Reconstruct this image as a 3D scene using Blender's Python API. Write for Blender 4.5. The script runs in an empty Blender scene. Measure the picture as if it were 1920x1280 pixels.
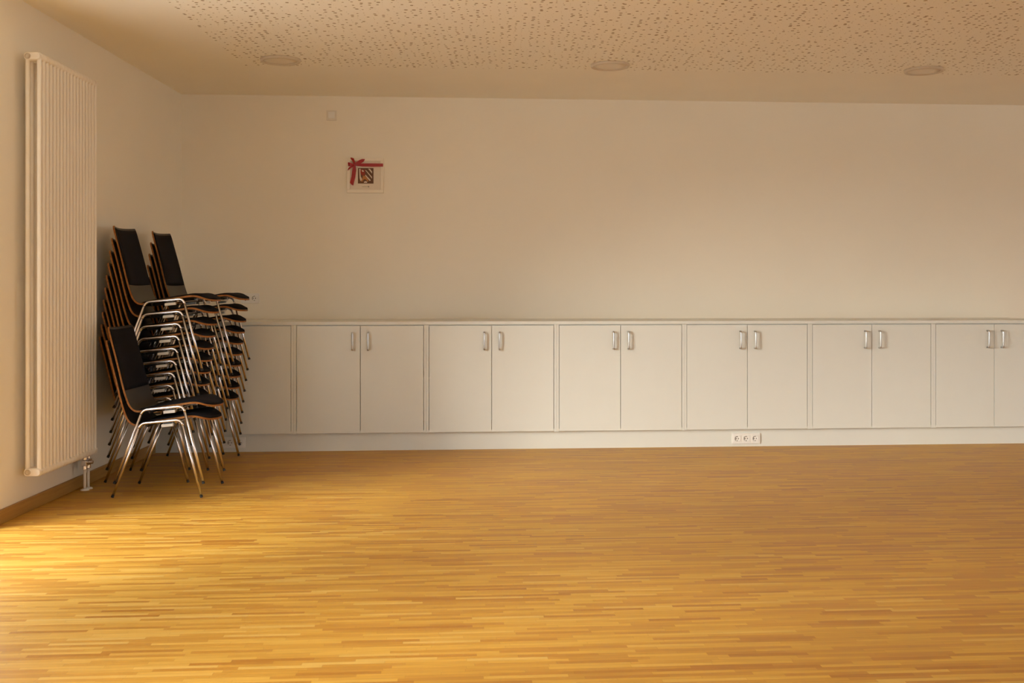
import bpy, bmesh, math, random
from mathutils import Vector, Matrix, Euler
random.seed(7)
S = bpy.context.scene
COL = S.collection
PI = math.pi

# ------------------------------------------------------------------ materials
def new_mat(name):
    m = bpy.data.materials.new(name); m.use_nodes = True
    nt = m.node_tree
    b = nt.nodes['Principled BSDF']
    return m, nt, b

def plain(name, col, rough=0.5, metal=0.0, spec=0.5, noise=0.0, nscale=40.0, bump=0.0, bscale=200.0, coat=0.0):
    m, nt, b = new_mat(name)
    b.inputs['Roughness'].default_value = rough
    b.inputs['Metallic'].default_value = metal
    b.inputs['Specular IOR Level'].default_value = spec
    b.inputs['Coat Weight'].default_value = coat
    tc = nt.nodes.new('ShaderNodeTexCoord')
    n = nt.nodes.new('ShaderNodeTexNoise'); n.inputs['Scale'].default_value = nscale
    n.inputs['Detail'].default_value = 4
    nt.links.new(tc.outputs['Object'], n.inputs['Vector'])
    r = nt.nodes.new('ShaderNodeValToRGB')
    c = Vector(col)
    r.color_ramp.elements[0].position = 0.3; r.color_ramp.elements[1].position = 0.7
    r.color_ramp.elements[0].color = (*(c * (1 - noise)), 1)
    r.color_ramp.elements[1].color = (*(c * (1 + noise)), 1)
    nt.links.new(n.outputs['Fac'], r.inputs['Fac'])
    nt.links.new(r.outputs['Color'], b.inputs['Base Color'])
    if bump:
        n2 = nt.nodes.new('ShaderNodeTexNoise'); n2.inputs['Scale'].default_value = bscale
        n2.inputs['Detail'].default_value = 3
        nt.links.new(tc.outputs['Object'], n2.inputs['Vector'])
        bp = nt.nodes.new('ShaderNodeBump'); bp.inputs['Strength'].default_value = bump
        bp.inputs['Distance'].default_value = 0.002
        nt.links.new(n2.outputs['Fac'], bp.inputs['Height'])
        nt.links.new(bp.outputs['Normal'], b.inputs['Normal'])
    return m

M = {}
M['wall'] = plain('wall_paint', (0.86, 0.795, 0.68), 0.85, noise=0.012, nscale=1.5, bump=0.12, bscale=120, spec=0.25)
M['ceil'] = plain('ceiling_paint', (0.92, 0.86, 0.76), 0.9, noise=0.01, nscale=2, spec=0.2)
M['cabinet'] = plain('white_laminate', (0.73, 0.735, 0.69), 0.42, noise=0.008, nscale=6, spec=0.4)
M['cabinet_inside'] = plain('cabinet_core', (0.55, 0.5, 0.44), 0.6, noise=0.01)
M['satin'] = plain('satin_nickel', (0.52, 0.51, 0.50), 0.3, metal=1.0, noise=0.02, nscale=60)
M['chrome'] = plain('chrome', (0.80, 0.785, 0.83), 0.20, metal=1.0, noise=0.01, nscale=20)
M['black_plastic'] = plain('black_plastic', (0.012, 0.011, 0.011), 0.45, noise=0.05)
M['fabric'] = plain('black_fabric', (0.0115, 0.0102, 0.0130), 0.95, noise=0.18, nscale=260, bump=0.4, bscale=900, spec=0.15)
M['laminate'] = plain('dark_laminate', (0.038, 0.032, 0.027), 0.45, noise=0.05, nscale=30, spec=0.45)
M['buffer'] = plain('grey_buffer_plastic', (0.62, 0.60, 0.57), 0.4, noise=0.02)
M['radiator'] = plain('radiator_enamel', (0.84, 0.765, 0.665), 0.35, noise=0.006, nscale=4, spec=0.45)
M['white_plastic'] = plain('white_plastic', (0.82, 0.80, 0.76), 0.35, noise=0.006, nscale=10)
M['grey_plastic'] = plain('warm_grey_plastic', (0.76, 0.70, 0.61), 0.4, noise=0.01, nscale=10)  # even tone, slightly darker than the white plastic
M['socket_dark'] = plain('socket_contacts_and_shade', (0.10, 0.09, 0.08), 0.4, noise=0.03)  # contacts, and the painted shade on the well rims
M['lamp_ring'] = plain('lamp_ring', (0.62, 0.52, 0.40), 0.45, noise=0.01)
M['lamp_glass'] = plain('lamp_diffuser', (0.80, 0.70, 0.57), 0.3, noise=0.008)
M['ribbon'] = plain('red_satin_ribbon', (0.34, 0.003, 0.006), 0.32, noise=0.10, nscale=90, spec=0.5)
M['paper'] = plain('cream_paper', (0.76, 0.66, 0.54), 0.8, noise=0.01)
M['frame_white'] = plain('white_frame_wood', (0.84, 0.76, 0.64), 0.45, noise=0.01)
M['print_brown'] = plain('print_brown', (0.13, 0.055, 0.028), 0.7, noise=0.1, nscale=300)
M['print_white'] = plain('print_white', (0.72, 0.60, 0.50), 0.7, noise=0.02)
M['print_red'] = plain('print_red', (0.30, 0.035, 0.022), 0.7, noise=0.1, nscale=400)
M['print_gold'] = plain('print_gold', (0.50, 0.20, 0.06), 0.7, noise=0.08, nscale=300)
M['print_grey'] = plain('print_grey', (0.33, 0.27, 0.21), 0.7, noise=0.05)
M['reflector'] = plain('reflector_facade', (0.78, 0.77, 0.78), 0.9, noise=0.03, nscale=1)
M['terrace'] = plain('terrace_slabs', (0.80, 0.79, 0.76), 0.9, noise=0.06, nscale=2)

def edge_wood():
    m, nt, b = new_mat('plywood_edge')
    tc = nt.nodes.new('ShaderNodeTexCoord')
    n = nt.nodes.new('ShaderNodeTexNoise'); n.inputs['Scale'].default_value = 80; n.inputs['Detail'].default_value = 3
    r = nt.nodes.new('ShaderNodeValToRGB')
    r.color_ramp.elements[0].color = (0.23, 0.085, 0.020, 1); r.color_ramp.elements[0].position = 0.3
    r.color_ramp.elements[1].color = (0.37, 0.165, 0.050, 1); r.color_ramp.elements[1].position = 0.7
    nt.links.new(tc.outputs['Object'], n.inputs['Vector']); nt.links.new(n.outputs['Fac'], r.inputs['Fac'])
    nt.links.new(r.outputs['Color'], b.inputs['Base Color'])
    b.inputs['Roughness'].default_value = 0.6; b.inputs['Specular IOR Level'].default_value = 0.2
    return m
M['edge'] = edge_wood()

def oak_board():
    m, nt, b = new_mat('oak_baseboard')
    tc = nt.nodes.new('ShaderNodeTexCoord')
    mp = nt.nodes.new('ShaderNodeMapping'); mp.inputs['Scale'].default_value = (40, 2.0, 60)
    n = nt.nodes.new('ShaderNodeTexNoise'); n.inputs['Scale'].default_value = 1.5; n.inputs['Detail'].default_value = 6
    r = nt.nodes.new('ShaderNodeValToRGB')
    r.color_ramp.elements[0].color = (0.35, 0.18, 0.040, 1); r.color_ramp.elements[0].position = 0.3
    r.color_ramp.elements[1].color = (0.45, 0.25, 0.065, 1); r.color_ramp.elements[1].position = 0.75
    nt.links.new(tc.outputs['Object'], mp.inputs['Vector']); nt.links.new(mp.outputs['Vector'], n.inputs['Vector'])
    nt.links.new(n.outputs['Fac'], r.inputs['Fac']); nt.links.new(r.outputs['Color'], b.inputs['Base Color'])
    b.inputs['Roughness'].default_value = 0.4
    return m
M['oak'] = oak_board()

THETA = math.atan(0.0737)          # the cabinet wall runs a few degrees off square

def floor_mat():
    m, nt, b = new_mat('mosaic_parquet')
    L = nt.links.new
    def node(t, **kw):
        n = nt.nodes.new(t)
        for k, v in kw.items(): setattr(n, k, v)
        return n
    def mth(op, a, bb=None, c=None):
        n = node('ShaderNodeMath', operation=op)
        for i, v in enumerate((a, bb, c)):
            if v is None: continue
            if isinstance(v, (int, float)): n.inputs[i].default_value = v
            else: L(v, n.inputs[i])
        return n.outputs[0]
    tc = node('ShaderNodeTexCoord')
    mp = node('ShaderNodeMapping'); mp.inputs['Rotation'].default_value = (0, 0, -THETA)
    L(tc.outputs['Object'], mp.inputs['Vector'])
    sp = node('ShaderNodeSeparateXYZ'); L(mp.outputs['Vector'], sp.inputs[0])
    X, Y = sp.outputs['X'], sp.outputs['Y']
    W = 0.0235
    ry = mth('DIVIDE', Y, W)
    row = mth('FLOOR', ry)
    wn = node('ShaderNodeTexWhiteNoise', noise_dimensions='1D'); L(row, wn.inputs['W'])
    off = mth('MULTIPLY', wn.outputs['Value'], 7.3)
    cx = mth('ADD', mth('DIVIDE', X, 0.27), off)
    col = mth('FLOOR', cx)
    cb = node('ShaderNodeCombineXYZ'); L(row, cb.inputs[0]); L(col, cb.inputs[1])
    w2 = node('ShaderNodeTexWhiteNoise', noise_dimensions='2D'); L(cb.outputs[0], w2.inputs['Vector'])
    # strip tone
    r = node('ShaderNodeValToRGB')
    els = r.color_ramp.elements
    els[0].position = 0.0; els[0].color = (0.410, 0.172, 0.024, 1)
    els[1].position = 1.0; els[1].color = (0.62, 0.375, 0.090, 1)
    for p, c in ((0.12, (0.475, 0.222, 0.032, 1)), (0.5, (0.545, 0.282, 0.042, 1)), (0.88, (0.61, 0.342, 0.060, 1))):
        e = els.new(p); e.color = c
    L(w2.outputs['Value'], r.inputs['Fac'])
    # grain
    mp2 = node('ShaderNodeMapping'); mp2.inputs['Scale'].default_value = (2.2, 55, 1)
    cadd = node('ShaderNodeVectorMath', operation='ADD')
    sc = node('ShaderNodeVectorMath', operation='SCALE'); sc.inputs['Scale'].default_value = 3.0
    L(w2.outputs['Color'], sc.inputs[0]); L(mp.outputs['Vector'], cadd.inputs[0]); L(sc.outputs[0], cadd.inputs[1])
    L(cadd.outputs[0], mp2.inputs['Vector'])
    n = node('ShaderNodeTexNoise'); n.inputs['Scale'].default_value = 3.0; n.inputs['Detail'].default_value = 4
    L(mp2.outputs['Vector'], n.inputs['Vector'])
    gr = node('ShaderNodeMapRange'); gr.inputs['From Min'].default_value = 0.3; gr.inputs['From Max'].default_value = 0.7
    gr.inputs['To Min'].default_value = 0.90; gr.inputs['To Max'].default_value = 1.08
    L(n.outputs['Fac'], gr.inputs['Value'])
    # large patches of tone
    n3 = node('ShaderNodeTexNoise'); n3.inputs['Scale'].default_value = 1.3; n3.inputs['Detail'].default_value = 2
    L(tc.outputs['Object'], n3.inputs['Vector'])
    g3 = node('ShaderNodeMapRange'); g3.inputs['From Min'].default_value = 0.3; g3.inputs['From Max'].default_value = 0.7
    g3.inputs['To Min'].default_value = 0.95; g3.inputs['To Max'].default_value = 1.05
    L(n3.outputs['Fac'], g3.inputs['Value'])
    # joints
    fy = mth('FRACT', ry); fx = mth('FRACT', cx)
    ey = mth('MINIMUM', fy, mth('SUBTRACT', 1.0, fy))
    ex = mth('MULTIPLY', mth('MINIMUM', fx, mth('SUBTRACT', 1.0, fx)), 0.27 / W)
    e = mth('MINIMUM', ey, ex)
    j = node('ShaderNodeMapRange'); j.inputs['From Min'].default_value = 0.0; j.inputs['From Max'].default_value = 0.05
    j.inputs['To Min'].default_value = 0.80; j.inputs['To Max'].default_value = 1.0
    L(e, j.inputs['Value'])
    f = mth('MULTIPLY', mth('MULTIPLY', gr.outputs[0], g3.outputs[0]), j.outputs[0])
    mul = node('ShaderNodeVectorMath', operation='SCALE'); L(r.outputs['Color'], mul.inputs[0]); L(f, mul.inputs['Scale'])
    L(mul.outputs[0], b.inputs['Base Color'])
    rr = node('ShaderNodeMapRange'); rr.inputs['To Min'].default_value = 0.38; rr.inputs['To Max'].default_value = 0.50
    L(w2.outputs['Value'], rr.inputs['Value']); L(rr.outputs[0], b.inputs['Roughness'])
    b.inputs['Specular IOR Level'].default_value = 0.22
    bp = node('ShaderNodeBump'); bp.inputs['Strength'].default_value = 0.15; bp.inputs['Distance'].default_value = 0.0006
    L(j.outputs[0], bp.inputs['Height']); L(bp.outputs['Normal'], b.inputs['Normal'])
    return m
M['floor'] = floor_mat()

def perforated():
    m, nt, b = new_mat('perforated_plasterboard')
    L = nt.links.new
    tc = nt.nodes.new('ShaderNodeTexCoord')
    v = nt.nodes.new('ShaderNodeTexVoronoi'); v.voronoi_dimensions = '2D'; v.inputs['Scale'].default_value = 22.0
    v.inputs['Randomness'].default_value = 0.8
    L(tc.outputs['Object'], v.inputs['Vector'])
    sp = nt.nodes.new('ShaderNodeSeparateColor'); L(v.outputs['Color'], sp.inputs[0])
    mr = nt.nodes.new('ShaderNodeMapRange'); mr.inputs['From Min'].default_value = 0.25; mr.inputs['To Min'].default_value = 0.04; mr.inputs['To Max'].default_value = 0.25
    L(sp.outputs[0], mr.inputs['Value'])
    sb = nt.nodes.new('ShaderNodeMath'); sb.operation = 'SUBTRACT'
    L(v.outputs['Distance'], sb.inputs[0]); L(mr.outputs[0], sb.inputs[1])
    st = nt.nodes.new('ShaderNodeMapRange'); st.inputs['From Min'].default_value = -0.02; st.inputs['From Max'].default_value = 0.02
    L(sb.outputs[0], st.inputs['Value'])
    mx = nt.nodes.new('ShaderNodeMix'); mx.data_type = 'RGBA'
    mx.inputs['A'].default_value = (0.44, 0.33, 0.22, 1); mx.inputs['B'].default_value = (0.93, 0.87, 0.77, 1)
    L(st.outputs[0], mx.inputs['Factor']); L(mx.outputs['Result'], b.inputs['Base Color'])
    bp = nt.nodes.new('ShaderNodeBump'); bp.inputs['Strength'].default_value = 0.5; bp.inputs['Distance'].default_value = 0.004
    L(st.outputs[0], bp.inputs['Height']); L(bp.outputs['Normal'], b.inputs['Normal'])
    b.inputs['Roughness'].default_value = 0.9; b.inputs['Specular IOR Level'].default_value = 0.2
    return m
M['perforated'] = perforated()

def glass():
    m, nt, b = new_mat('window_glass')
    nt.nodes.remove(b)
    out = nt.nodes['Material Output']
    tr = nt.nodes.new('ShaderNodeBsdfTransparent'); tr.inputs['Color'].default_value = (0.96, 0.97, 0.96, 1)
    gl = nt.nodes.new('ShaderNodeBsdfGlossy'); gl.inputs['Roughness'].default_value = 0.02
    mx = nt.nodes.new('ShaderNodeMixShader'); mx.inputs[0].default_value = 0.06
    nt.links.new(tr.outputs[0], mx.inputs[1]); nt.links.new(gl.outputs[0], mx.inputs[2]); nt.links.new(mx.outputs[0], out.inputs['Surface'])
    return m
M['glass'] = glass()

# ------------------------------------------------------------------ mesh helpers
def link(name, bm, mats, parent=None, smooth=False, loc=None, rotz=0.0, bevel=0.0, seg=2):
    me = bpy.data.meshes.new(name)
    bmesh.ops.recalc_face_normals(bm, faces=bm.faces)
    bm.to_mesh(me); bm.free()
    if not isinstance(mats, (list, tuple)): mats = [mats]
    for m in mats: me.materials.append(m)
    if smooth:
        for p in me.polygons: p.use_smooth = True
    o = bpy.data.objects.new(name, me); COL.objects.link(o)
    if parent is not None: o.parent = parent
    if loc is not None: o.location = loc
    o.rotation_euler = (0, 0, rotz)
    if bevel > 0:
        md = o.modifiers.new('bevel', 'BEVEL'); md.width = bevel; md.segments = seg; md.limit_method = 'ANGLE'
        md.angle_limit = math.radians(50)
    return o

def thing(name, loc=(0, 0, 0), rotz=0.0):
    o = bpy.data.objects.new(name, None); COL.objects.link(o)
    o.location = loc; o.rotation_euler = (0, 0, rotz); o.empty_display_size = 0.05
    return o

def tag(o, label, cat, group=None):
    o['label'] = label; o['category'] = cat
    if group: o['group'] = group
    return o

def struct(o):
    o['kind'] = 'structure'; return o

def box(bm, x0, x1, y0, y1, z0, z1, mi=0):
    vs = [bm.verts.new((x, y, z)) for x in (x0, x1) for y in (y0, y1) for z in (z0, z1)]
    for f in ((0, 1, 3, 2), (4, 6, 7, 5), (0, 4, 5, 1), (2, 3, 7, 6), (0, 2, 6, 4), (1, 5, 7, 3)):
        fc = bm.faces.new([vs[i] for i in f]); fc.material_index = mi
    return vs

def tube(bm, pts, r, seg=14, caps=True):
    pts = [Vector(p) for p in pts]
    rings = []
    up = None
    for i, p in enumerate(pts):
        if i == 0: t = pts[1] - p
        elif i == len(pts) - 1: t = p - pts[i - 1]
        else: t = (pts[i + 1] - p).normalized() + (p - pts[i - 1]).normalized()
        t.normalize()
        if up is None:
            a = Vector((0, 1, 0)) if abs(t.y) < 0.9 else Vector((1, 0, 0))
            up = (a - t * a.dot(t)).normalized()
        else:
            up = (up - t * up.dot(t)).normalized()
        w = t.cross(up)
        rings.append([bm.verts.new(p + (up * math.cos(2 * PI * k / seg) + w * math.sin(2 * PI * k / seg)) * r) for k in range(seg)])
    for a, b in zip(rings, rings[1:]):
        for k in range(seg):
            bm.faces.new((a[k], a[(k + 1) % seg], b[(k + 1) % seg], b[k]))
    if caps:
        bm.faces.new(list(reversed(rings[0]))); bm.faces.new(rings[-1])

def lathe(bm, prof, seg=40, axis='z', origin=(0, 0, 0), mi=0):
    """prof = [(radius, height)], turned about an axis through origin"""
    o = Vector(origin); rings = []
    for r, h in prof:
        if r < 1e-6:
            p = {'z': Vector((0, 0, h)), 'y': Vector((0, h, 0)), 'x': Vector((h, 0, 0))}[axis]
            rings.append([bm.verts.new(o + p)])
            continue
        ring = []
        for k in range(seg):
            a = 2 * PI * k / seg; c, s = math.cos(a) * r, math.sin(a) * r
            p = {'z': Vector((c, s, h)), 'y': Vector((c, h, s)), 'x': Vector((h, c, s))}[axis]
            ring.append(bm.verts.new(o + p))
        rings.append(ring)
    for a, b in zip(rings, rings[1:]):
        for k in range(seg):
            k2 = (k + 1) % seg
            if len(a) == 1 and len(b) == 1: continue
            if len(a) == 1: f = bm.faces.new((a[0], b[k2], b[k]))
            elif len(b) == 1: f = bm.faces.new((a[k], a[k2], b[0]))
            else: f = bm.faces.new((a[k], a[k2], b[k2], b[k]))
            f.material_index = mi

def prism(bm, pts, y0, y1, mi=0):
    """closed outline in x-z, extruded along y"""
    a = [bm.verts.new((p[0], y0, p[1])) for p in pts]
    b = [bm.verts.new((p[0], y1, p[1])) for p in pts]
    bm.faces.new(a).material_index = mi
    bm.faces.new(list(reversed(b))).material_index = mi
    n = len(pts)
    for i in range(n):
        bm.faces.new((a[i], b[i], b[(i + 1) % n], a[(i + 1) % n])).material_index = mi

def arc(cx, cz, r, a0, a1, n=8):
    return [(cx + r * math.cos(math.radians(a0 + (a1 - a0) * i / n)), cz + r * math.sin(math.radians(a0 + (a1 - a0) * i / n))) for i in range(n + 1)]

# ------------------------------------------------------------------ camera and frames of reference
F, CX, CY, EYE = 2000.0, 960.0, 541.0, 1.23
cam_d = bpy.data.cameras.new('camera'); cam = bpy.data.objects.new('camera', cam_d); COL.objects.link(cam)
cam.location = (0, 0, EYE); cam.rotation_euler = (PI / 2, 0, 0)
cam_d.sensor_width = 36.0; cam_d.lens = 36.0 * F / 1920.0
cam_d.shift_y = (CY - 640.0) / 1920.0
cam_d.clip_start = 0.05
S.camera = cam

K = 0.0737
U = Vector((1, K, 0)).normalized(); N = Vector((-K, 1, 0)).normalized()
F0 = Vector((0, 8.145, 0))          # a point of the cabinet fronts
WB = 0.70                           # the wall stands this far behind the fronts
HC = 2.806                          # ceiling height
XL = -2.68                          # left wall
def on_wall(px, py, b=WB):
    """where a sight line meets the plane b behind the cabinet fronts: (a along it, height)"""
    u = (px - CX) / F
    y0 = F0.y + b * math.sqrt(1 + K * K)
    Y = y0 / (1 - K * u); X = u * Y
    P = Vector((X, Y, 0)) - F0
    return P.dot(U), EYE + (CY - py) * Y / F
def W3(a, b, z):
    p = F0 + U * a + N * b
    return Vector((p.x, p.y, z))

# ------------------------------------------------------------------ setting
XR, YB = 11.0, -3.6                  # right wall, wall behind the camera
WIN0, PIER0, PIER1, WIN1, WINH = 0.5, 2.40, 3.70, 5.42, 2.46 # glazing in the left wall
T = 0.30
yl = lambda x: F0.y + K * x + WB * math.sqrt(1 + K * K)   # back wall line
bm = bmesh.new()
a = [bm.verts.new(p) for p in ((XL - T, YB - T, 0), (XR + T, YB - T, 0), (XR + T, yl(XR) + T, 0), (XL - T, yl(XL) + T, 0))]
bm.faces.new(a)
g = bmesh.ops.extrude_face_region(bm, geom=bm.faces[:])
for v in [e for e in g['geom'] if isinstance(e, bmesh.types.BMVert)]: v.co.z = -0.12
struct(link('floor', bm, M['floor']))

# ceiling: smooth border, perforated field
bm = bmesh.new()
pf = []      # perforated field corners
fb = lambda x: 7.655 + 0.062 * x
pf = [(-1.89, YB + 0.8), (XR - 0.8, YB + 0.8), (XR - 0.8, fb(XR - 0.8)), (-1.89, fb(-1.89))]
ou = [(XL - T, YB - T), (XR + T, YB - T), (XR + T, yl(XR) + T), (XL - T, yl(XL) + T)]
vi = [bm.verts.new((x, y, HC)) for x, y in pf]; vo = [bm.verts.new((x, y, HC)) for x, y in ou]
vt = [bm.verts.new((x, y, HC + 0.2)) for x, y in ou]
bm.faces.new(vi).material_index = 1
for i in range(4):
    bm.faces.new((vo[i], vo[(i + 1) % 4], vi[(i + 1) % 4], vi[i]))
    bm.faces.new((vo[i], vo[(i + 1) % 4], vt[(i + 1) % 4], vt[i]))
bm.faces.new(vt)
struct(link('ceiling', bm, [M['ceil'], M['perforated']]))

# back wall
bm = bmesh.new(); box(bm, -2.9, 11.5, WB, WB + T, 0, HC)
struct(link('wall_back', bm, M['wall'], loc=F0, rotz=THETA))
# left wall with the glazed opening nearer the camera
bm = bmesh.new()
box(bm, XL - T, XL, WIN1, yl(XL), 0, HC)
box(bm, XL - T, XL, YB, WIN0, 0, HC)
box(bm, XL - T, XL, WIN0, WIN1, WINH, HC)
box(bm, XL - T, XL, PIER0, PIER1, 0, WINH)
struct(link('wall_left', bm, M['wall']))
RY1, RY2, RZ = 4.4, 7.6, 2.4
bm = bmesh.new(); box(bm, XR, XR + T, YB, RY1, 0, HC); box(bm, XR, XR + T, RY2, yl(XR), 0, HC); box(bm, XR, XR + T, RY1, RY2, RZ, HC)
struct(link('wall_right', bm, M['wall']))
BX0, BX1, BZ1 = 0.8, 7.2, 2.4       # glazing behind the camera
bm = bmesh.new()
box(bm, XL - T, BX0, YB - T, YB, 0, HC); box(bm, BX1, XR + T, YB - T, YB, 0, HC); box(bm, BX0, BX1, YB - T, YB, BZ1, HC)
struct(link('wall_front', bm, M['wall']))

def window(name, x0, x1, y0, y1, z1, n, along):
    """frame and panes of a row of floor-length glazing"""
    bm = bmesh.new(); bg = bmesh.new()
    L = (y1 - y0) if along == 'y' else (x1 - x0)
    def bb(m, s0, s1, d0, d1, za, zb):
        if along == 'y': box(m, x0 + d0, x0 + d1, y0 + s0, y0 + s1, za, zb)
        else: box(m, x0 + s0, x0 + s1, y0 + d0, y0 + d1, za, zb)
    for i in range(n + 1):
        s = L * i / n; s0 = max(0, s - 0.04); s1 = min(L, s + 0.04)
        bb(bm, s0, s1, 0.0, 0.07, 0, z1)
    bb(bm, 0.04, L - 0.04, 0.0, 0.07, 0, 0.07); bb(bm, 0.04, L - 0.04, 0.0, 0.07, z1 - 0.07, z1)
    w = struct(link(name, bm, M['frame_white']))
    bb(bg, 0.04, L - 0.04, 0.03, 0.036, 0.07, z1 - 0.07)
    link('pane', bg, M['glass'], parent=w)
window('window_1', XL - 0.22, 0, PIER1, WIN1, WINH, 2, 'y')
window('window_3', XL - 0.22, 0, WIN0, PIER0, WINH, 2, 'y')
window('window_2', BX0, BX1, YB - 0.22, 0, BZ1, 4, 'x')
window('window_4', XR + 0.15, 0, RY1, RY2, RZ, 3, 'y')

bm = bmesh.new(); box(bm, -60, 60, -60, 60, -0.2, -0.14)
struct(link('ground', bm, M['terrace']))
bm = bmesh.new(); box(bm, -9, 26, -16, -15, -0.14, 9.0)
struct(link('added_reflector_facade', bm, M['reflector']))  # unseen, added as a bright reflection for the chair legs; blocks rear sky

# baseboard on the left wall
yp = F0.y + K * XL + 0.03
bm = bmesh.new(); box(bm, XL, XL + 0.015, WIN1 + 0.005, yp, 0, 0.0745)
struct(link('baseboard_left', bm, M['oak'], bevel=0.003))
bm = bmesh.new(); box(bm, XL, XL + 0.015, YB + 0.01, WIN0, 0, 0.0745)
struct(link('baseboard_front', bm, M['oak'], bevel=0.003))

# ------------------------------------------------------------------ cabinets
PITCH = 0.9938; A0 = -1.6417 * math.sqrt(1 + K * K)
ZB, ZT, ZW = 0.139, 0.9555, 0.981
DEPTH = 0.600
END = A0 + 5 * PITCH + PITCH
def handle_bm(bm):
    # D-shaped bar, lying in x = 0, standing off -y
    zs0, zs1, off, r = 0.763, 0.903, 0.032, 0.0045
    pts = [(0, 0.0, zs1 - r), (0, -off + 0.010, zs1 - r)]
    for i in range(1, 6):
        t = PI / 2 * i / 5
        pts.append((0, -off + 0.010 - 0.010 * math.sin(t), zs1 - r - 0.010 + 0.010 * math.cos(t)))
    lower = [(p[0], p[1], zs0 + zs1 - p[2]) for p in reversed(pts)]
    tube(bm, pts + lower, 0.0062, 10)

where = ['cabinet unit in the left corner, largely hidden behind the stacked chairs',
         'first fully visible cabinet unit right of the stacked chairs, in shade',
         'second fully visible cabinet unit to the right of the stacked chairs',
         'middle cabinet unit, left neighbour of the one above the triple socket',
         'cabinet unit standing directly above the white triple socket',
         'cabinet unit just to the right of the one above the triple socket',
         'cabinet unit cut off by the right edge of the picture']
carc0 = None
def build_cabinet():
    t = thing('cabinet', W3(0, 0, 0), THETA)
    b = bmesh.new(); h = PITCH / 2 - 0.0004; p = 0.018
    box(b, -h, -h + p, 0.0, DEPTH, ZB - 0.003, ZT)
    box(b, h - p, h, 0.0, DEPTH, ZB - 0.003, ZT)
    box(b, -h + p, h - p, 0.002, DEPTH - 0.01, ZB, ZB + p)
    box(b, -h + p, h - p, 0.022, DEPTH - 0.01, ZT - p, ZT)
    box(b, -h + p, h - p, DEPTH - 0.01, DEPTH, ZB, ZT)
    box(b, -h + p, h - p, 0.03, DEPTH - 0.03, 0.54, 0.558)
    link('body', b, M['cabinet'], t)
    for s in (-1, 1):
        b = bmesh.new(); g = 0.0036
        x0, x1 = (-h + p + g, -0.0019) if s < 0 else (0.0019, h - p - g)
        box(b, x0, x1, -0.0005, 0.019, ZB + 0.001, ZT - 0.0065)
        d = link('door', b, M['cabinet'], t, bevel=0.0008, seg=1)
        b = bmesh.new(); handle_bm(b)
        hd = link('handle', b, M['satin'], d, smooth=True); hd.location = (s * 0.058, 0, 0)
        hd['label'] = 'slim satin metal bow handle'
    return t
cab0 = build_cabinet()

def copy_tree(o, parent=None):
    c = o.copy(); COL.objects.link(c)
    if parent is not None: c.parent = parent
    for ch in [x for x in o.children]: copy_tree(ch, c)
    return c

cabs = []
for i in range(7):
    c = cab0 if i == 0 else copy_tree(cab0)
    c.location = W3(A0 + (i - 0.5) * PITCH, 0, 0)
    tag(c, 'white two-door ' + where[i], 'cabinet', 'white cabinet units along the back wall')
    cabs.append(c)
CL = A0 - PITCH - 0.0
b = bmesh.new(); lx = -2.875
# the worktop runs into the corner; its left end follows the left wall
def skew_box(bm, b0, b1, z0, z1, a1):
    def aleft(bb): # a where X = XL at depth bb
        return (XL + 0.001 - F0.x - N.x * bb) / U.x
    pts = [(aleft(b0), b0), (a1, b0), (a1, b1), (aleft(b1), b1)]
    lo = [bm.verts.new((x, y, z0)) for x, y in pts]; hi = [bm.verts.new((x, y, z1)) for x, y in pts]
    bm.faces.new(lo); bm.faces.new(hi)
    for i in range(4): bm.faces.new((lo[i], lo[(i + 1) % 4], hi[(i + 1) % 4], hi[i]))
skew_box(b, -0.004, WB - 0.001, ZT + 0.0005, ZW, END)
tag(link('worktop', b, M['cabinet'], loc=F0, rotz=THETA, bevel=0.001, seg=1),
    'long thin white worktop lying on top of the cabinet row', 'worktop')
b = bmesh.new(); skew_box(b, 0.045, 0.063, 0.0, ZB - 0.0035, END)
tag(link('plinth', b, M['cabinet'], loc=F0, rotz=THETA),
    'white plinth board on the floor below the row of cabinets', 'plinth')
b = bmesh.new()
al = (XL + 0.001) / U.x
box(b, al, CL - 0.001, 0.0, 0.018, ZB, ZT)
tag(link('filler_strip', b, M['cabinet'], loc=F0, rotz=THETA),
    'narrow white filler strip between the left wall and the corner cabinet', 'panel')

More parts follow.
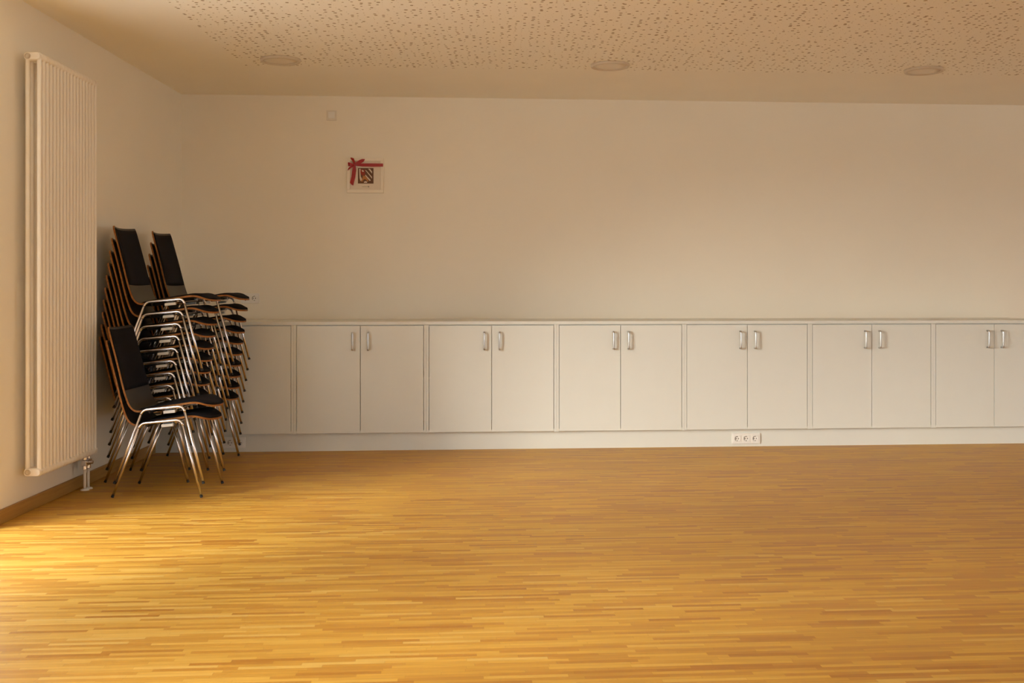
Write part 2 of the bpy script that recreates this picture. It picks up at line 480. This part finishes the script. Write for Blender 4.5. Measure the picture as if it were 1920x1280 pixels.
# ------------------------------------------------------------------ sockets, plates
def socket(name, n, a, b, z, size=0.0815, pitch=0.071):
    """Schuko sockets in a shared frame, facing the room (local -y)"""
    t = thing(name, W3(a, b, z), THETA)
    L = pitch * (n - 1) + size
    bmx = bmesh.new(); r = 0.006; hw, hh = L / 2, size / 2
    o = arc(hw - r, hh - r, r, 0, 90, 4) + arc(-hw + r, hh - r, r, 90, 180, 4) + arc(-hw + r, -hh + r, r, 180, 270, 4) + arc(hw - r, -hh + r, r, 270, 360, 4)
    prism(bmx, o, -0.009, 0.0)
    link('frame', bmx, M['white_plastic'], t, bevel=0.0015)
    for i in range(n):
        x = (i - (n - 1) / 2) * pitch
        m1 = bmesh.new()
        # square insert with a round well
        s = 0.0275; seg = 32
        sq = []; inn = []; wl = []
        for k in range(seg):
            an = 2 * PI * (k + 0.5) / seg; c, sn = math.cos(an), math.sin(an)
            q = s / max(abs(c), abs(sn))
            sq.append(m1.verts.new((x + c * q, -0.0115, sn * q)))
            inn.append(m1.verts.new((x + c * 0.0205, -0.0115, sn * 0.0205)))
            wl.append(m1.verts.new((x + c * 0.0190, -0.0094, sn * 0.0190)))
        bs = [m1.verts.new((v.co.x, -0.0088, v.co.z)) for v in sq]
        for k in range(seg):
            k2 = (k + 1) % seg
            m1.faces.new((sq[k], sq[k2], inn[k2], inn[k])); m1.faces.new((inn[k], inn[k2], wl[k2], wl[k]))
            m1.faces.new((sq[k], sq[k2], bs[k2], bs[k]))
        m1.faces.new(wl)
        ins = link('socket_insert', m1, M['white_plastic'], t)
        m2 = bmesh.new()
        for sx in (-1, 1):
            lathe(m2, [(0.0, -0.0100), (0.0040, -0.0100), (0.0040, -0.0090)], 12, 'y', (x + sx * 0.0095, 0, 0))
        for sz in (-1, 1):
            box(m2, x - 0.0045, x + 0.0045, -0.0112, -0.009, sz * 0.0175 - 0.0022, sz * 0.0175 + 0.0022)
        # dark arc standing in for shade on the rim of the well
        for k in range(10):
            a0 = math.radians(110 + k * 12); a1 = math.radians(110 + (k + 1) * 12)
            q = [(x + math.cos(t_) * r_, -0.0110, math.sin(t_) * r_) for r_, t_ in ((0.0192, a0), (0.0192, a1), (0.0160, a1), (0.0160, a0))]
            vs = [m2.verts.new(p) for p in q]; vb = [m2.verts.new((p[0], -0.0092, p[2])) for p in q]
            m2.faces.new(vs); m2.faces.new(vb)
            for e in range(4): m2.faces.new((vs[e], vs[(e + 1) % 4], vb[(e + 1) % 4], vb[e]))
        link('contacts_and_rim_shade', m2, M['socket_dark'], ins)
    return t
a, z = on_wall(1398.5, 821.5, 0.045)
tag(socket('power_socket', 3, a, 0.0445, z), 'white triple socket in the plinth under the brightly lit cabinets', 'socket')
a, z = on_wall(432, 829.5, 0.045)
tag(socket('power_socket', 3, a, 0.0445, z), 'white socket plate in the plinth behind the legs of the stacked chairs', 'socket')
a, z = on_wall(469, 559)
tag(socket('power_socket', 2, a, WB - 0.0005, z), 'white double socket on the wall just above the worktop beside the chair seats', 'socket')

# blank switch plate high on the wall
a, z = on_wall(621.7, 216.3)
t = thing('wall_plate', W3(a, WB - 0.0005, z), THETA)
tag(t, 'small square white wall plate high up above the ribboned picture', 'wall plate')
b = bmesh.new(); box(b, -0.041, 0.041, -0.010, 0.0, -0.041, 0.041); link('frame', b, M['grey_plastic'], t, bevel=0.002)
b = bmesh.new(); box(b, -0.026, 0.026, -0.0135, -0.0085, -0.026, 0.026); link('cover', b, M['white_plastic'], t, bevel=0.0015)

# ------------------------------------------------------------------ picture with ribbon
a0, z0 = on_wall(650.5, 361.0, WB - 0.035); a1, z1 = on_wall(719.3, 296.0, WB - 0.035)
pa, pz = (a0 + a1) / 2, (z0 + z1) / 2
pw, ph = (a1 - a0), (z1 - z0)
t = thing('picture_frame', W3(pa, WB - 0.0005, pz), THETA)
tag(t, 'square white framed coat of arms print with a red ribbon on the back wall', 'picture')
D = 0.036; bw = 0.026
b = bmesh.new(); hw, hh = pw / 2, ph / 2
box(b, -hw, hw, -D, 0, hh - bw, hh); box(b, -hw, hw, -D, 0, -hh, -hh + bw)
box(b, -hw, -hw + bw, -D, 0, -hh + bw, hh - bw); box(b, hw - bw, hw, -D, 0, -hh + bw, hh - bw)
link('frame', b, M['frame_white'], t, bevel=0.002)
b = bmesh.new(); box(b, -hw + bw - 0.002, hw - bw + 0.002, -0.026, -0.002, -hh + bw - 0.002, hh - bw + 0.002)
paper = link('mount', b, M['paper'], t)
def pp(px, py):   # picture pixel -> local x, z
    aa, zz = on_wall(px, py, WB - 0.03); return (aa - pa, zz - pz)
b = bmesh.new()
x0, zt = pp(671.3, 314.8); x1, zb = pp(700.3, 344.0)
box(b, x0, x1, -0.0285, -0.0255, zb, zt, 0)
def pic(px, py): return pp(630 + px / 14.22, 280 + py / 14.22)
def flat(pts, y, mi):
    q = [pic(*p) for p in pts]
    prism(b, q, y, -0.028, mi)
flat([(618, 515), (655, 515), (650, 600), (660, 720), (700, 800), (680, 842), (650, 835), (628, 760)], -0.0292, 1)   # pale field, left
flat([(775, 545), (808, 560), (960, 735), (960, 780)], -0.0292, 1)                                          # diagonal stripes
flat([(855, 515), (905, 515), (962, 590), (962, 645)], -0.0292, 1)
flat([(785, 670), (925, 820), (905, 845), (850, 790), (780, 700)], -0.0292, 1)
flat([(655, 545), (690, 520), (720, 548), (752, 530), (775, 560), (770, 640), (790, 655), (745, 690), (700, 700), (668, 660), (650, 620)], -0.0295, 2)  # red bird
flat([(690, 545), (730, 560), (745, 590), (715, 600), (690, 580)], -0.0300, 1)
flat([(715, 710), (770, 700), (830, 770), (870, 845), (840, 862), (810, 820), (780, 790), (740, 800), (700, 862), (660, 850), (700, 790)], -0.0295, 3)  # gold
flat([(745, 862), (790, 845), (830, 862), (828, 890), (745, 890)], -0.0300, 1)
link('coat_of_arms', b, [M['print_brown'], M['print_white'], M['print_red'], M['print_gold']], paper)
b = bmesh.new()
for i, (u0, u1, hgt) in enumerate(((690, 716, 10), (722, 742, 14), (748, 784, 10), (790, 812, 12), (818, 838, 10), (846, 886, 34))):
    c0 = pic(u0, 992 + hgt / 2); c1 = pic(u1, 992 - hgt / 2)
    box(b, c0[0], c1[0], -0.0270, -0.0255, c0[1], c1[1])
link('caption', b, M['print_grey'], paper)

# ribbon: band, hanging tail, loops, knot
def strip(bm, pts, thick=0.0015):
    """pts = [(x, z, y, halfwidth, angle)]: a ribbon with real thickness"""
    prev = None
    for (x, z, y, h, an) in pts:
        dx, dz = math.cos(an) * h, math.sin(an) * h
        cur = [bm.verts.new((x - dx, y, z - dz)), bm.verts.new((x + dx, y, z + dz)), bm.verts.new((x + dx, y - thick, z + dz)), bm.verts.new((x - dx, y - thick, z - dz))]
        if prev:
            for i in range(4): bm.faces.new((prev[i], prev[(i + 1) % 4], cur[(i + 1) % 4], cur[i]))
        else: bm.faces.new(cur)
        prev = cur
    bm.faces.new(list(reversed(prev)))
b = bmesh.new(); V = PI / 2
def rib(pxpts, ys, hs, ans):
    out = []
    for (p, y, h, an) in zip(pxpts, ys, hs, ans):
        x, z = pic(*p); out.append((x, z, y, h * (1.08 if h > .0117 and abs(an - V) < .01 else 1.4), an))
    strip(b, out)
w5 = 0.0120
rib([(510, 412), (700, 418), (1000, 421), (1235, 421), (1262, 421), (1268, 421)], [-D - .004, -D - .002, -D - .0015, -D - .0015, -D + .002, -0.01], [.006, w5, w5 * 1.05, w5, w5, w5], [V] * 6)
rib([(490, 430), (488, 560), (465, 740), (425, 900), (440, 955)], [-D - .006, -D - .004, -D - .003, -D - .005, -D - .006], [.008, .0115, .0115, .0115, .006], [0, 0, -.1, -.15, -.55])
rib([(490, 425), (560, 385), (650, 335), (720, 298), (772, 268)], [-D - .006, -D - .012, -D - .013, -D - .01, -D - .006], [.006, .009, .011, .009, .001], [V + .5, V + .5, V + .5, V + .5, V + .5])
rib([(500, 400), (478, 340), (455, 290), (435, 250), (450, 236)], [-D - .006, -D - .014, -D - .018, -D - .014, -D - .008], [.005, .008, .011, .012, .008], [-.35] * 5)
rib([(490, 415), (430, 412), (370, 405), (335, 405), (322, 408)], [-D - .006, -D - .013, -D - .017, -D - .012, -D - .006], [.005, .008, .011, .012, .010], [V + .1] * 5)
rib([(490, 430), (430, 465), (375, 500), (340, 525), (325, 520)], [-D - .006, -D - .013, -D - .017, -D - .012, -D - .006], [.005, .009, .012, .012, .006], [V - .5] * 5)
kx, kz = pic(492, 420)
lathe(b, [(0.0, -D - .014), (0.006, -D - .013), (0.0095, -D - .009), (0.0085, -D - .004), (0.0, -D - .002)], 14, 'y', (kx, 0, kz))
rb = link('ribbon', b, M['ribbon'], t, smooth=False); rb['label'] = 'red satin ribbon tied in a bow'

# ------------------------------------------------------------------ ceiling lights
labels = ['round flat ceiling lamp on the left, nearest the radiator',
          'round flat ceiling lamp in the middle of the three in the row',
          'round flat ceiling lamp on the right side of the ceiling']
lamp0 = None
for i, (X, Y) in enumerate(((-1.592, 7.335), (0.690, 7.51), (2.965, 7.68))):
    if i == 0:
        t = thing('ceiling_lamp', (X, Y, HC))
        b = bmesh.new()
        lathe(b, [(0.112, -0.001), (0.112, -0.010), (0.122, -0.020), (0.132, -0.018), (0.137, -0.008), (0.137, 0.0), (0.112, 0.0)], 56)
        link('ring', b, M['lamp_ring'], t, smooth=True)
        b = bmesh.new()
        lathe(b, [(0.0, -0.014), (0.07, -0.0135), (0.1125, -0.011), (0.1125, -0.001), (0.0, -0.001)], 56)
        link('diffuser', b, M['lamp_glass'], t, smooth=True)
        lamp0 = t
    else:
        t = copy_tree(lamp0); t.location = (X, Y, HC)
    tag(t, labels[i], 'ceiling lamp', 'round lamps flush with the ceiling')

# ------------------------------------------------------------------ radiator
RY0, NSEC, RP = 5.745, 18, 0.045
RXB, RXF = -2.618, -2.556         # rear and front columns
RZ0, RZ1 = 0.217, 2.507
rad = thing('radiator', ((RXB + RXF) / 2, RY0, 0))
tag(rad, 'tall white tubular column radiator on the left wall', 'radiator')
def section_bm():
    b = bmesh.new(); dx = (RXF - RXB) / 2; r = 0.0125
    for s in (-1, 1):
        tube(b, [(s * dx, 0, RZ0 + 0.02), (s * dx, 0, RZ1 - 0.02)], r, 12, caps=False)
    for zc, sg in ((RZ0 + 0.022, -1), (RZ1 - 0.022, 1)):
        # rounded head joining the two columns
        hw = dx + 0.0145; rr = 0.018
        o = arc(hw - rr, zc + 0.022 - rr, rr, 0, 90, 5) + arc(-hw + rr, zc + 0.022 - rr, rr, 90, 180, 5) + arc(-hw + rr, zc - 0.022 + rr, rr, 180, 270, 5) + arc(hw - rr, zc - 0.022 + rr, rr, 270, 360, 5)
        cx_, cz_ = 0, zc
        ys = [(-RP / 2, 0.80), (-RP / 2 + 0.006, 0.93), (-0.010, 1.0), (0.010, 1.0), (RP / 2 - 0.006, 0.93), (RP / 2, 0.80)]
        prev = None
        for y, k in ys:
            cur = [b.verts.new(((p[0] - cx_) * (1 - (1 - k) * 0.35), y, cz_ + (p[1] - cz_) * k)) for p in o]
            if prev:
                n = len(cur)
                for i in range(n): b.faces.new((prev[i], prev[(i + 1) % n], cur[(i + 1) % n], cur[i]))
            else: b.faces.new(cur)
            prev = cur
        b.faces.new(list(reversed(prev)))
    return b
sec0 = link('column_section', section_bm(), M['radiator'], rad, smooth=True)
try:
    sec0.data.set_sharp_from_angle(angle=math.radians(50))
except Exception: pass
sec0.location = (0, RP / 2, 0)
for i in range(1, NSEC):
    s = sec0.copy(); COL.objects.link(s); s.parent = rad; s.location = (0, RP * (i + 0.5), 0)
for zc in (RZ0 + 0.024, RZ1 - 0.024):
    b = bmesh.new()
    lathe(b, [(0.0, -0.004), (0.0095, -0.004), (0.0095, -0.001), (0.0125, -0.001), (0.0125, -0.006), (0.0155, -0.006), (0.0165, 0.003), (0.0, 0.003)], 24, 'y', (-0.022, 0, zc))
    link('end_plug', b, M['lamp_ring'], rad, smooth=False)
for zc in (0.55, 2.2):
    for yc in (0.15, 0.66):
        b = bmesh.new(); box(b, XL - (RXB + RXF) / 2, -0.020, yc - 0.012, yc + 0.012, zc - 0.02, zc + 0.02)
        link('bracket', b, M['radiator'], rad, bevel=0.002)
# valve block and the two pipes into the floor
b = bmesh.new(); vy = 0.79; vx = -0.020
box(b, vx - 0.016, vx + 0.016, vy - 0.045, vy + 0.045, 0.150, 0.185)
tube(b, [(vx, vy - 0.027, 0.185), (vx, vy - 0.027, 0.236)], 0.013, 16); tube(b, [(vx, vy + 0.027, 0.185), (vx, vy + 0.027, 0.225)], 0.013, 16)
tube(b, [(vx, vy - 0.027, 0.128), (vx, vy - 0.027, 0.150)], 0.016, 6); tube(b, [(vx, vy + 0.027, 0.128), (vx, vy + 0.027, 0.150)], 0.016, 6)
tube(b, [(vx + 0.016, vy, 0.168), (vx + 0.040, vy, 0.168)], 0.011, 12)
vb = link('valve', b, M['chrome'], rad, bevel=0.002); vb['label'] = 'metal valve block'
for s in (-1, 1):
    b = bmesh.new(); tube(b, [(vx, vy + s * 0.027, 0.002), (vx, vy + s * 0.027, 0.13)], 0.0085, 14)
    pipe = link('pipe', b, M['radiator'], rad, smooth=True)
    b = bmesh.new(); lathe(b, [(0.0, 0.012), (0.012, 0.012), (0.024, 0.007), (0.027, 0.0), (0.0, 0.0)], 24, 'z', (vx, vy + s * 0.027, 0))
    link('floor_rosette', b, M['white_plastic'], pipe, smooth=True)

# ------------------------------------------------------------------ stacking chairs
def catmull(pts, n):
    out = []
    P = [pts[0]] + list(pts) + [pts[-1]]
    for i in range(1, len(P) - 2):
        p0, p1, p2, p3 = [Vector(p) for p in P[i - 1:i + 3]]
        for k in range(n):
            t = k / n
            out.append(0.5 * ((2 * p1) + (-p0 + p2) * t + (2 * p0 - 5 * p1 + 4 * p2 - p3) * t * t + (-p0 + 3 * p1 - 3 * p2 + p3) * t ** 3))
    out.append(Vector(pts[-1]))
    return out
EDGE = [(-.047, .924), (-.025, .842), (.001, .745), (.021, .668), (.039, .595), (.056, .533), (.075, .478), (.094, .446), (.120, .428), (.152, .427),
        (.190, .4365), (.25, .447), (.33, .460), (.39, .468), (.43, .4745), (.463, .4765), (.493, .4710), (.522, .4590), (.550, .4500), (.575, .4465)]
PROF = catmull(EDGE, 4)
cum = [0.0]
for p, q in zip(PROF, PROF[1:]): cum.append(cum[-1] + (q - p).length)
def half_width(p):
    x, z = p
    if z > 0.55:                     # back
        t = min(1, max(0, (z - 0.55) / 0.374))
        w = 0.206 - 0.010 * t
        if z > 0.900: w -= 0.012 * ((z - 0.900) / 0.024) ** 2
        return w
    if x < 0.40: return 0.206
    q = min(1.0, (x - 0.40) / 0.1755)
    return max(0.012, 0.206 * (1 - q ** 2.15) ** (1 / 2.0))
def dish(p):
    """how far the middle is pushed back or down"""
    x, z = p
    if z > 0.45 and x < 0.12:
        return 0.012 + 0.018 * min(1, (z - 0.45) / 0.35)
    if x < 0.30: return 0.012
    return 0.012 * max(0, 1 - (x - 0.30) / 0.2)
NRM = []
for i in range(len(PROF)):
    a_ = PROF[max(0, i - 1)]; c_ = PROF[min(len(PROF) - 1, i + 1)]
    tg = (c_ - a_).normalized(); NRM.append(Vector((-tg.y, tg.x)))     # towards the sitter (up / forward)
for i, n_ in enumerate(NRM):
    if n_.x < 0 and n_.y < 0: NRM[i] = -n_
# make sure the normal points up on the seat
sgn = 1 if NRM[len(NRM) // 2 + 8].y > 0 else -1
NRM = [n_ * sgn for n_ in NRM]
NC = 14
def surf(i, v, h, wscale=1.0, winset=0.0):
    p = PROF[i]; w = max(0.004, half_width(p) * wscale - winset)
    off = -dish(p) * (1 - v * v) + h
    q = p + NRM[i] * off
    return Vector((q.x, w * v, q.y))
def shell_bm():
    b = bmesh.new(); top, bot = [], []
    for i in range(len(PROF)):
        top.append([b.verts.new(surf(i, -1 + 2 * j / NC, 0.0055)) for j in range(NC + 1)])
        bot.append([b.verts.new(surf(i, -1 + 2 * j / NC, -0.0055)) for j in range(NC + 1)])
    n = len(PROF)
    for i in range(n - 1):
        for j in range(NC):
            b.faces.new((top[i][j], top[i][j + 1], top[i + 1][j + 1], top[i + 1][j]))
            b.faces.new((bot[i][j], bot[i + 1][j], bot[i + 1][j + 1], bot[i][j + 1]))
        for j in (0, NC):
            b.faces.new((top[i][j], top[i + 1][j], bot[i + 1][j], bot[i][j])).material_index = 1
    for i in (0, n - 1):
        for j in range(NC):
            b.faces.new((top[i][j], top[i][j + 1], bot[i][j + 1], bot[i][j])).material_index = 1
    return b
def cushion_bm(i0, i1, T_, inset, round_end=0.0):
    b = bmesh.new(); top, bot = [], []
    m = i1 - i0
    for i in range(i0, i1 + 1):
        s = (i - i0) / m
        endf = min(1.0, min(cum[i] - cum[i0], cum[i1] - cum[i]) / 0.012)
        endf = math.sqrt(max(0.0, 1 - (1 - endf) ** 2))
        rt, rb_ = [], []
        for j in range(NC + 1):
            v = -1 + 2 * j / NC
            e = (1 - abs(v) ** 10)
            h = 0.0062 + T_ * (0.25 + 0.75 * e) * (0.2 + 0.8 * endf)
            rt.append(b.verts.new(surf(i, v, h, 1.0, inset))); rb_.append(b.verts.new(surf(i, v, 0.0052, 1.0, inset)))
        top.append(rt); bot.append(rb_)
    n = len(top)
    for i in range(n - 1):
        for j in range(NC):
            b.faces.new((top[i][j], top[i][j + 1], top[i + 1][j + 1], top[i + 1][j]))
            b.faces.new((bot[i][j], bot[i + 1][j], bot[i + 1][j + 1], bot[i][j + 1]))
        for j in (0, NC): b.faces.new((top[i][j], top[i + 1][j], bot[i + 1][j], bot[i][j]))
    for i in (0, n - 1):
        for j in range(NC): b.faces.new((top[i][j], top[i][j + 1], bot[i][j + 1], bot[i][j]))
    return b
def nearest(fn):
    return min(range(len(PROF)), key=lambda i: fn(PROF[i]))

RT = 0.0082; FY = 0.2215
REAR_FOOT, REAR_TOP = Vector((0.0, 0.0)), Vector((0.1685, 0.437))
FR_TOP, FR_FOOT = Vector((0.408, 0.4595)), Vector((0.529, 0.0))
def bend(p0, c, p1, r, n=7):
    d0 = (p0 - c).normalized(); d1 = (p1 - c).normalized()
    a_, c_ = c + d0 * r, c + d1 * r
    return [(a_ * (1 - t) ** 2 + c * 2 * t * (1 - t) + c_ * t * t) for t in [k / n for k in range(n + 1)]]
def build_chair():
    t = thing('stacking_chair')
    link('seat_shell', shell_bm(), [M['laminate'], M['edge']], t, smooth=False)['label'] = 'dark one-piece plywood shell with orange wood edge'
    sh = t.children[0]
    for p in sh.data.polygons: p.use_smooth = True
    try: sh.data.set_sharp_from_angle(angle=math.radians(40))
    except Exception: pass
    i0 = nearest(lambda p: abs(p.y - 0.915) + (1 if p.x > 0.05 else 0)); i1 = nearest(lambda p: abs(p.y - 0.545) + (1 if p.x > 0.07 else 0))
    o = link('back_cushion', cushion_bm(i0, i1, 0.0125, 0.010), M['fabric'], t, smooth=True)
    i0 = nearest(lambda p: abs(p.x - 0.135) + (1 if p.y > 0.46 else 0)); i1 = len(PROF) - 2
    o2 = link('seat_cushion', cushion_bm(i0, i1, 0.0135, 0.007), M['fabric'], t, smooth=True)
    for s in (-1, 1):
        y = s * FY
        b0 = bend(REAR_FOOT, REAR_TOP, FR_TOP, 0.030); b1 = bend(REAR_TOP, FR_TOP, FR_FOOT, 0.034)
        b = bmesh.new(); tube(b, [(p.x, y, p.y) for p in b0 + b1], RT, 14)
        link('side_rail', b, M['chrome'], t, smooth=True)
        for foot, topp in ((REAR_FOOT, b0[0]), (FR_FOOT, b1[-1])):
            d = (topp - foot).normalized()
            lo = foot + d * (0.013 / d.y)
            b = bmesh.new(); tube(b, [(lo.x, y, lo.y), (topp.x, y, topp.y)], RT, 14)
            lg = link('leg', b, M['chrome'], t, smooth=True)
            b = bmesh.new(); f0 = foot + d * 0.0035
            tube(b, [(f0.x, y, max(f0.y, .0)), (lo.x + d.x * .003, y, lo.y + d.y * .003)], RT + 0.0006, 14)
            cap = link('foot_cap', b, M['black_plastic'], lg, smooth=False); cap['label'] = 'black plastic foot cap'
        b = bmesh.new()
        q = (FR_TOP - REAR_TOP).normalized()
        # buffer hangs just under the rail
        x0_, x1_ = 0.290, 0.360
        zf = lambda x: REAR_TOP.y + q.y / q.x * (x - REAR_TOP.x)
        pts = [(x0_, zf(x0_) - 0.034), (x1_, zf(x1_) - 0.034), (x1_, zf(x1_) - 0.017), (x0_, zf(x0_) - 0.017)]
        ya, yb_ = sorted((y - s * 0.020, y + s * 0.002)); prism(b, pts, ya, yb_)
        link('stacking_buffer', b, M['buffer'], t, bevel=0.002)['label'] = 'light grey plastic buffer under the rail'
        b = bmesh.new()
        pts = [(x0_ + .012, zf(x0_) - 0.030), (x1_ - .012, zf(x1_) - 0.030), (x1_ - .012, zf(x1_) + 0.004), (x0_ + .012, zf(x0_) + 0.004)]
        ya, yb_ = sorted((y - s * 0.014, y - s * 0.004)); prism(b, pts, ya, yb_)
        link('buffer_bracket', b, M['black_plastic'], t)
    for xx in (0.205, 0.370):
        zz = REAR_TOP.y + (FR_TOP.y - REAR_TOP.y) / (FR_TOP.x - REAR_TOP.x) * (xx - REAR_TOP.x)
        b = bmesh.new(); zc = zz - 0.0195 if xx < 0.3 else zz - 0.015
        tube(b, [(xx, -FY, zz), (xx, -FY + 0.02, zc), (xx, FY - 0.02, zc), (xx, FY, zz)], 0.0078, 12)
        link('crossbar', b, M['chrome'] if xx > 0.3 else M['black_plastic'], t, smooth=True)
    return t
chair0 = build_chair()

ORD = ['lowest chair', 'second chair from the bottom', 'third chair from the bottom', 'fourth chair from the bottom', 'fifth chair from the bottom',
       'sixth chair from the bottom', 'fourth chair from the top', 'third chair from the top', 'second chair from the top', 'topmost chair']
def off_list(px, s): return [p / s for p in px]
stacks = [
    (-2.352, 6.498, 0.0800, [0.0, 0.0118], ['black padded stacking chair standing on the floor, lower of the nearest two-chair stack',
                                           'black padded stacking chair on top of the nearest low stack of two'], 'chairs in the low front stack', -0.006),
    (-2.580, 6.982, 0.0785, off_list([0, 3.0, 5.2, 7.4, 10.0, 12.8, 16.0, 19.3, 22.7, 26.1], 295.9), None, 'chairs in the tall stack behind the low one', 0.0),
    (-2.532, 7.605, 0.0785, off_list([0, 2.0, 3.8, 5.4, 7.2, 9.2, 11.8, 14.7, 17.7, 20.8], 270), None, 'chairs in the tall stack nearest the cabinets', 0.0),
]
first = True
for si, (X, Y, dz, offs, labs, grp, rz) in enumerate(stacks):
    for k, ox in enumerate(offs):
        c = chair0 if first else copy_tree(chair0)
        first = False
        c.location = (X + ox, Y, dz * k); c.rotation_euler = (0, 0, rz)
        if labs: lab = labs[k]
        else:
            nm = 'tall stack beside the radiator' if si == 1 else 'tall stack nearest the cabinets'
            lab = 'black stacking chair, %s in the %s' % (ORD[k], nm)
        tag(c, lab, 'chair', grp)

# ------------------------------------------------------------------ light
w = bpy.data.worlds.new('sky'); S.world = w; w.use_nodes = True
nt = w.node_tree; bg = nt.nodes['Background']
tc = nt.nodes.new('ShaderNodeTexCoord'); sp = nt.nodes.new('ShaderNodeSeparateXYZ')
nt.links.new(tc.outputs['Generated'], sp.inputs[0])
rp = nt.nodes.new('ShaderNodeValToRGB')
rp.color_ramp.elements[0].position = 0.495; rp.color_ramp.elements[0].color = (0.5, 0.5, 0.48, 1)
rp.color_ramp.elements[1].position = 0.505; rp.color_ramp.elements[1].color = (0.86, 0.93, 1.0, 1)
mr = nt.nodes.new('ShaderNodeMapRange'); mr.inputs['From Min'].default_value = -1; mr.inputs['From Max'].default_value = 1
nt.links.new(sp.outputs['Z'], mr.inputs['Value']); nt.links.new(mr.outputs[0], rp.inputs['Fac'])
nt.links.new(rp.outputs['Color'], bg.inputs['Color'])
# the sky is brighter on the side of the hazy sun
dp = nt.nodes.new('ShaderNodeVectorMath'); dp.operation = 'DOT_PRODUCT'; dp.inputs[1].default_value = (-0.82, -0.48, 0.31)
nt.links.new(tc.outputs['Generated'], dp.inputs[0])
m2 = nt.nodes.new('ShaderNodeMapRange'); m2.inputs['From Min'].default_value = 0.1; m2.inputs['From Max'].default_value = 1.0
m2.inputs['To Min'].default_value = 4.3; m2.inputs['To Max'].default_value = 8.0
nt.links.new(dp.outputs['Value'], m2.inputs['Value']); nt.links.new(m2.outputs[0], bg.inputs['Strength'])

sd = bpy.data.lights.new('hazy_sun', 'SUN'); so = bpy.data.objects.new('hazy_sun', sd); COL.objects.link(so)
sd.energy = 8.3; sd.angle = math.radians(31); sd.color = (1.0, 0.95, 0.86)
so.rotation_euler = Vector((0.80, 0.63, -0.29)).to_track_quat('-Z', 'Y').to_euler()

def portal(name, loc, direction, sx, sy):
    l = bpy.data.lights.new(name, 'AREA'); l.shape = 'RECTANGLE'; l.size = sx; l.size_y = sy
    l.cycles.is_portal = True
    o = bpy.data.objects.new(name, l); COL.objects.link(o); o.location = loc
    o.rotation_euler = Vector(direction).to_track_quat('-Z', 'Z').to_euler()
    return o
portal('window_portal', (XL - T - 0.01, (PIER1 + WIN1) / 2, WINH / 2), (1, 0, 0), WIN1 - PIER1, WINH)
portal('window_portal', (XL - T - 0.01, (WIN0 + PIER0) / 2, WINH / 2), (1, 0, 0), PIER0 - WIN0, WINH)
portal('window_portal', (XR + T + 0.01, (RY1 + RY2) / 2, RZ / 2), (-1, 0, 0), RY2 - RY1, RZ)
portal('window_portal', ((BX0 + BX1) / 2, YB - T - 0.01, BZ1 / 2), (0, 1, 0), BX1 - BX0, BZ1)

S.view_settings.view_transform = 'Standard'; S.view_settings.look = 'None'
S.view_settings.gamma = 1.0; S.view_settings.use_curve_mapping = False
S.view_settings.exposure = 0.24
S.cycles.use_denoising = True
S.cycles.max_bounces = 10; S.cycles.diffuse_bounces = 6; S.cycles.glossy_bounces = 5
S.cycles.sample_clamp_indirect = 8.0
S.cycles.caustics_reflective = False
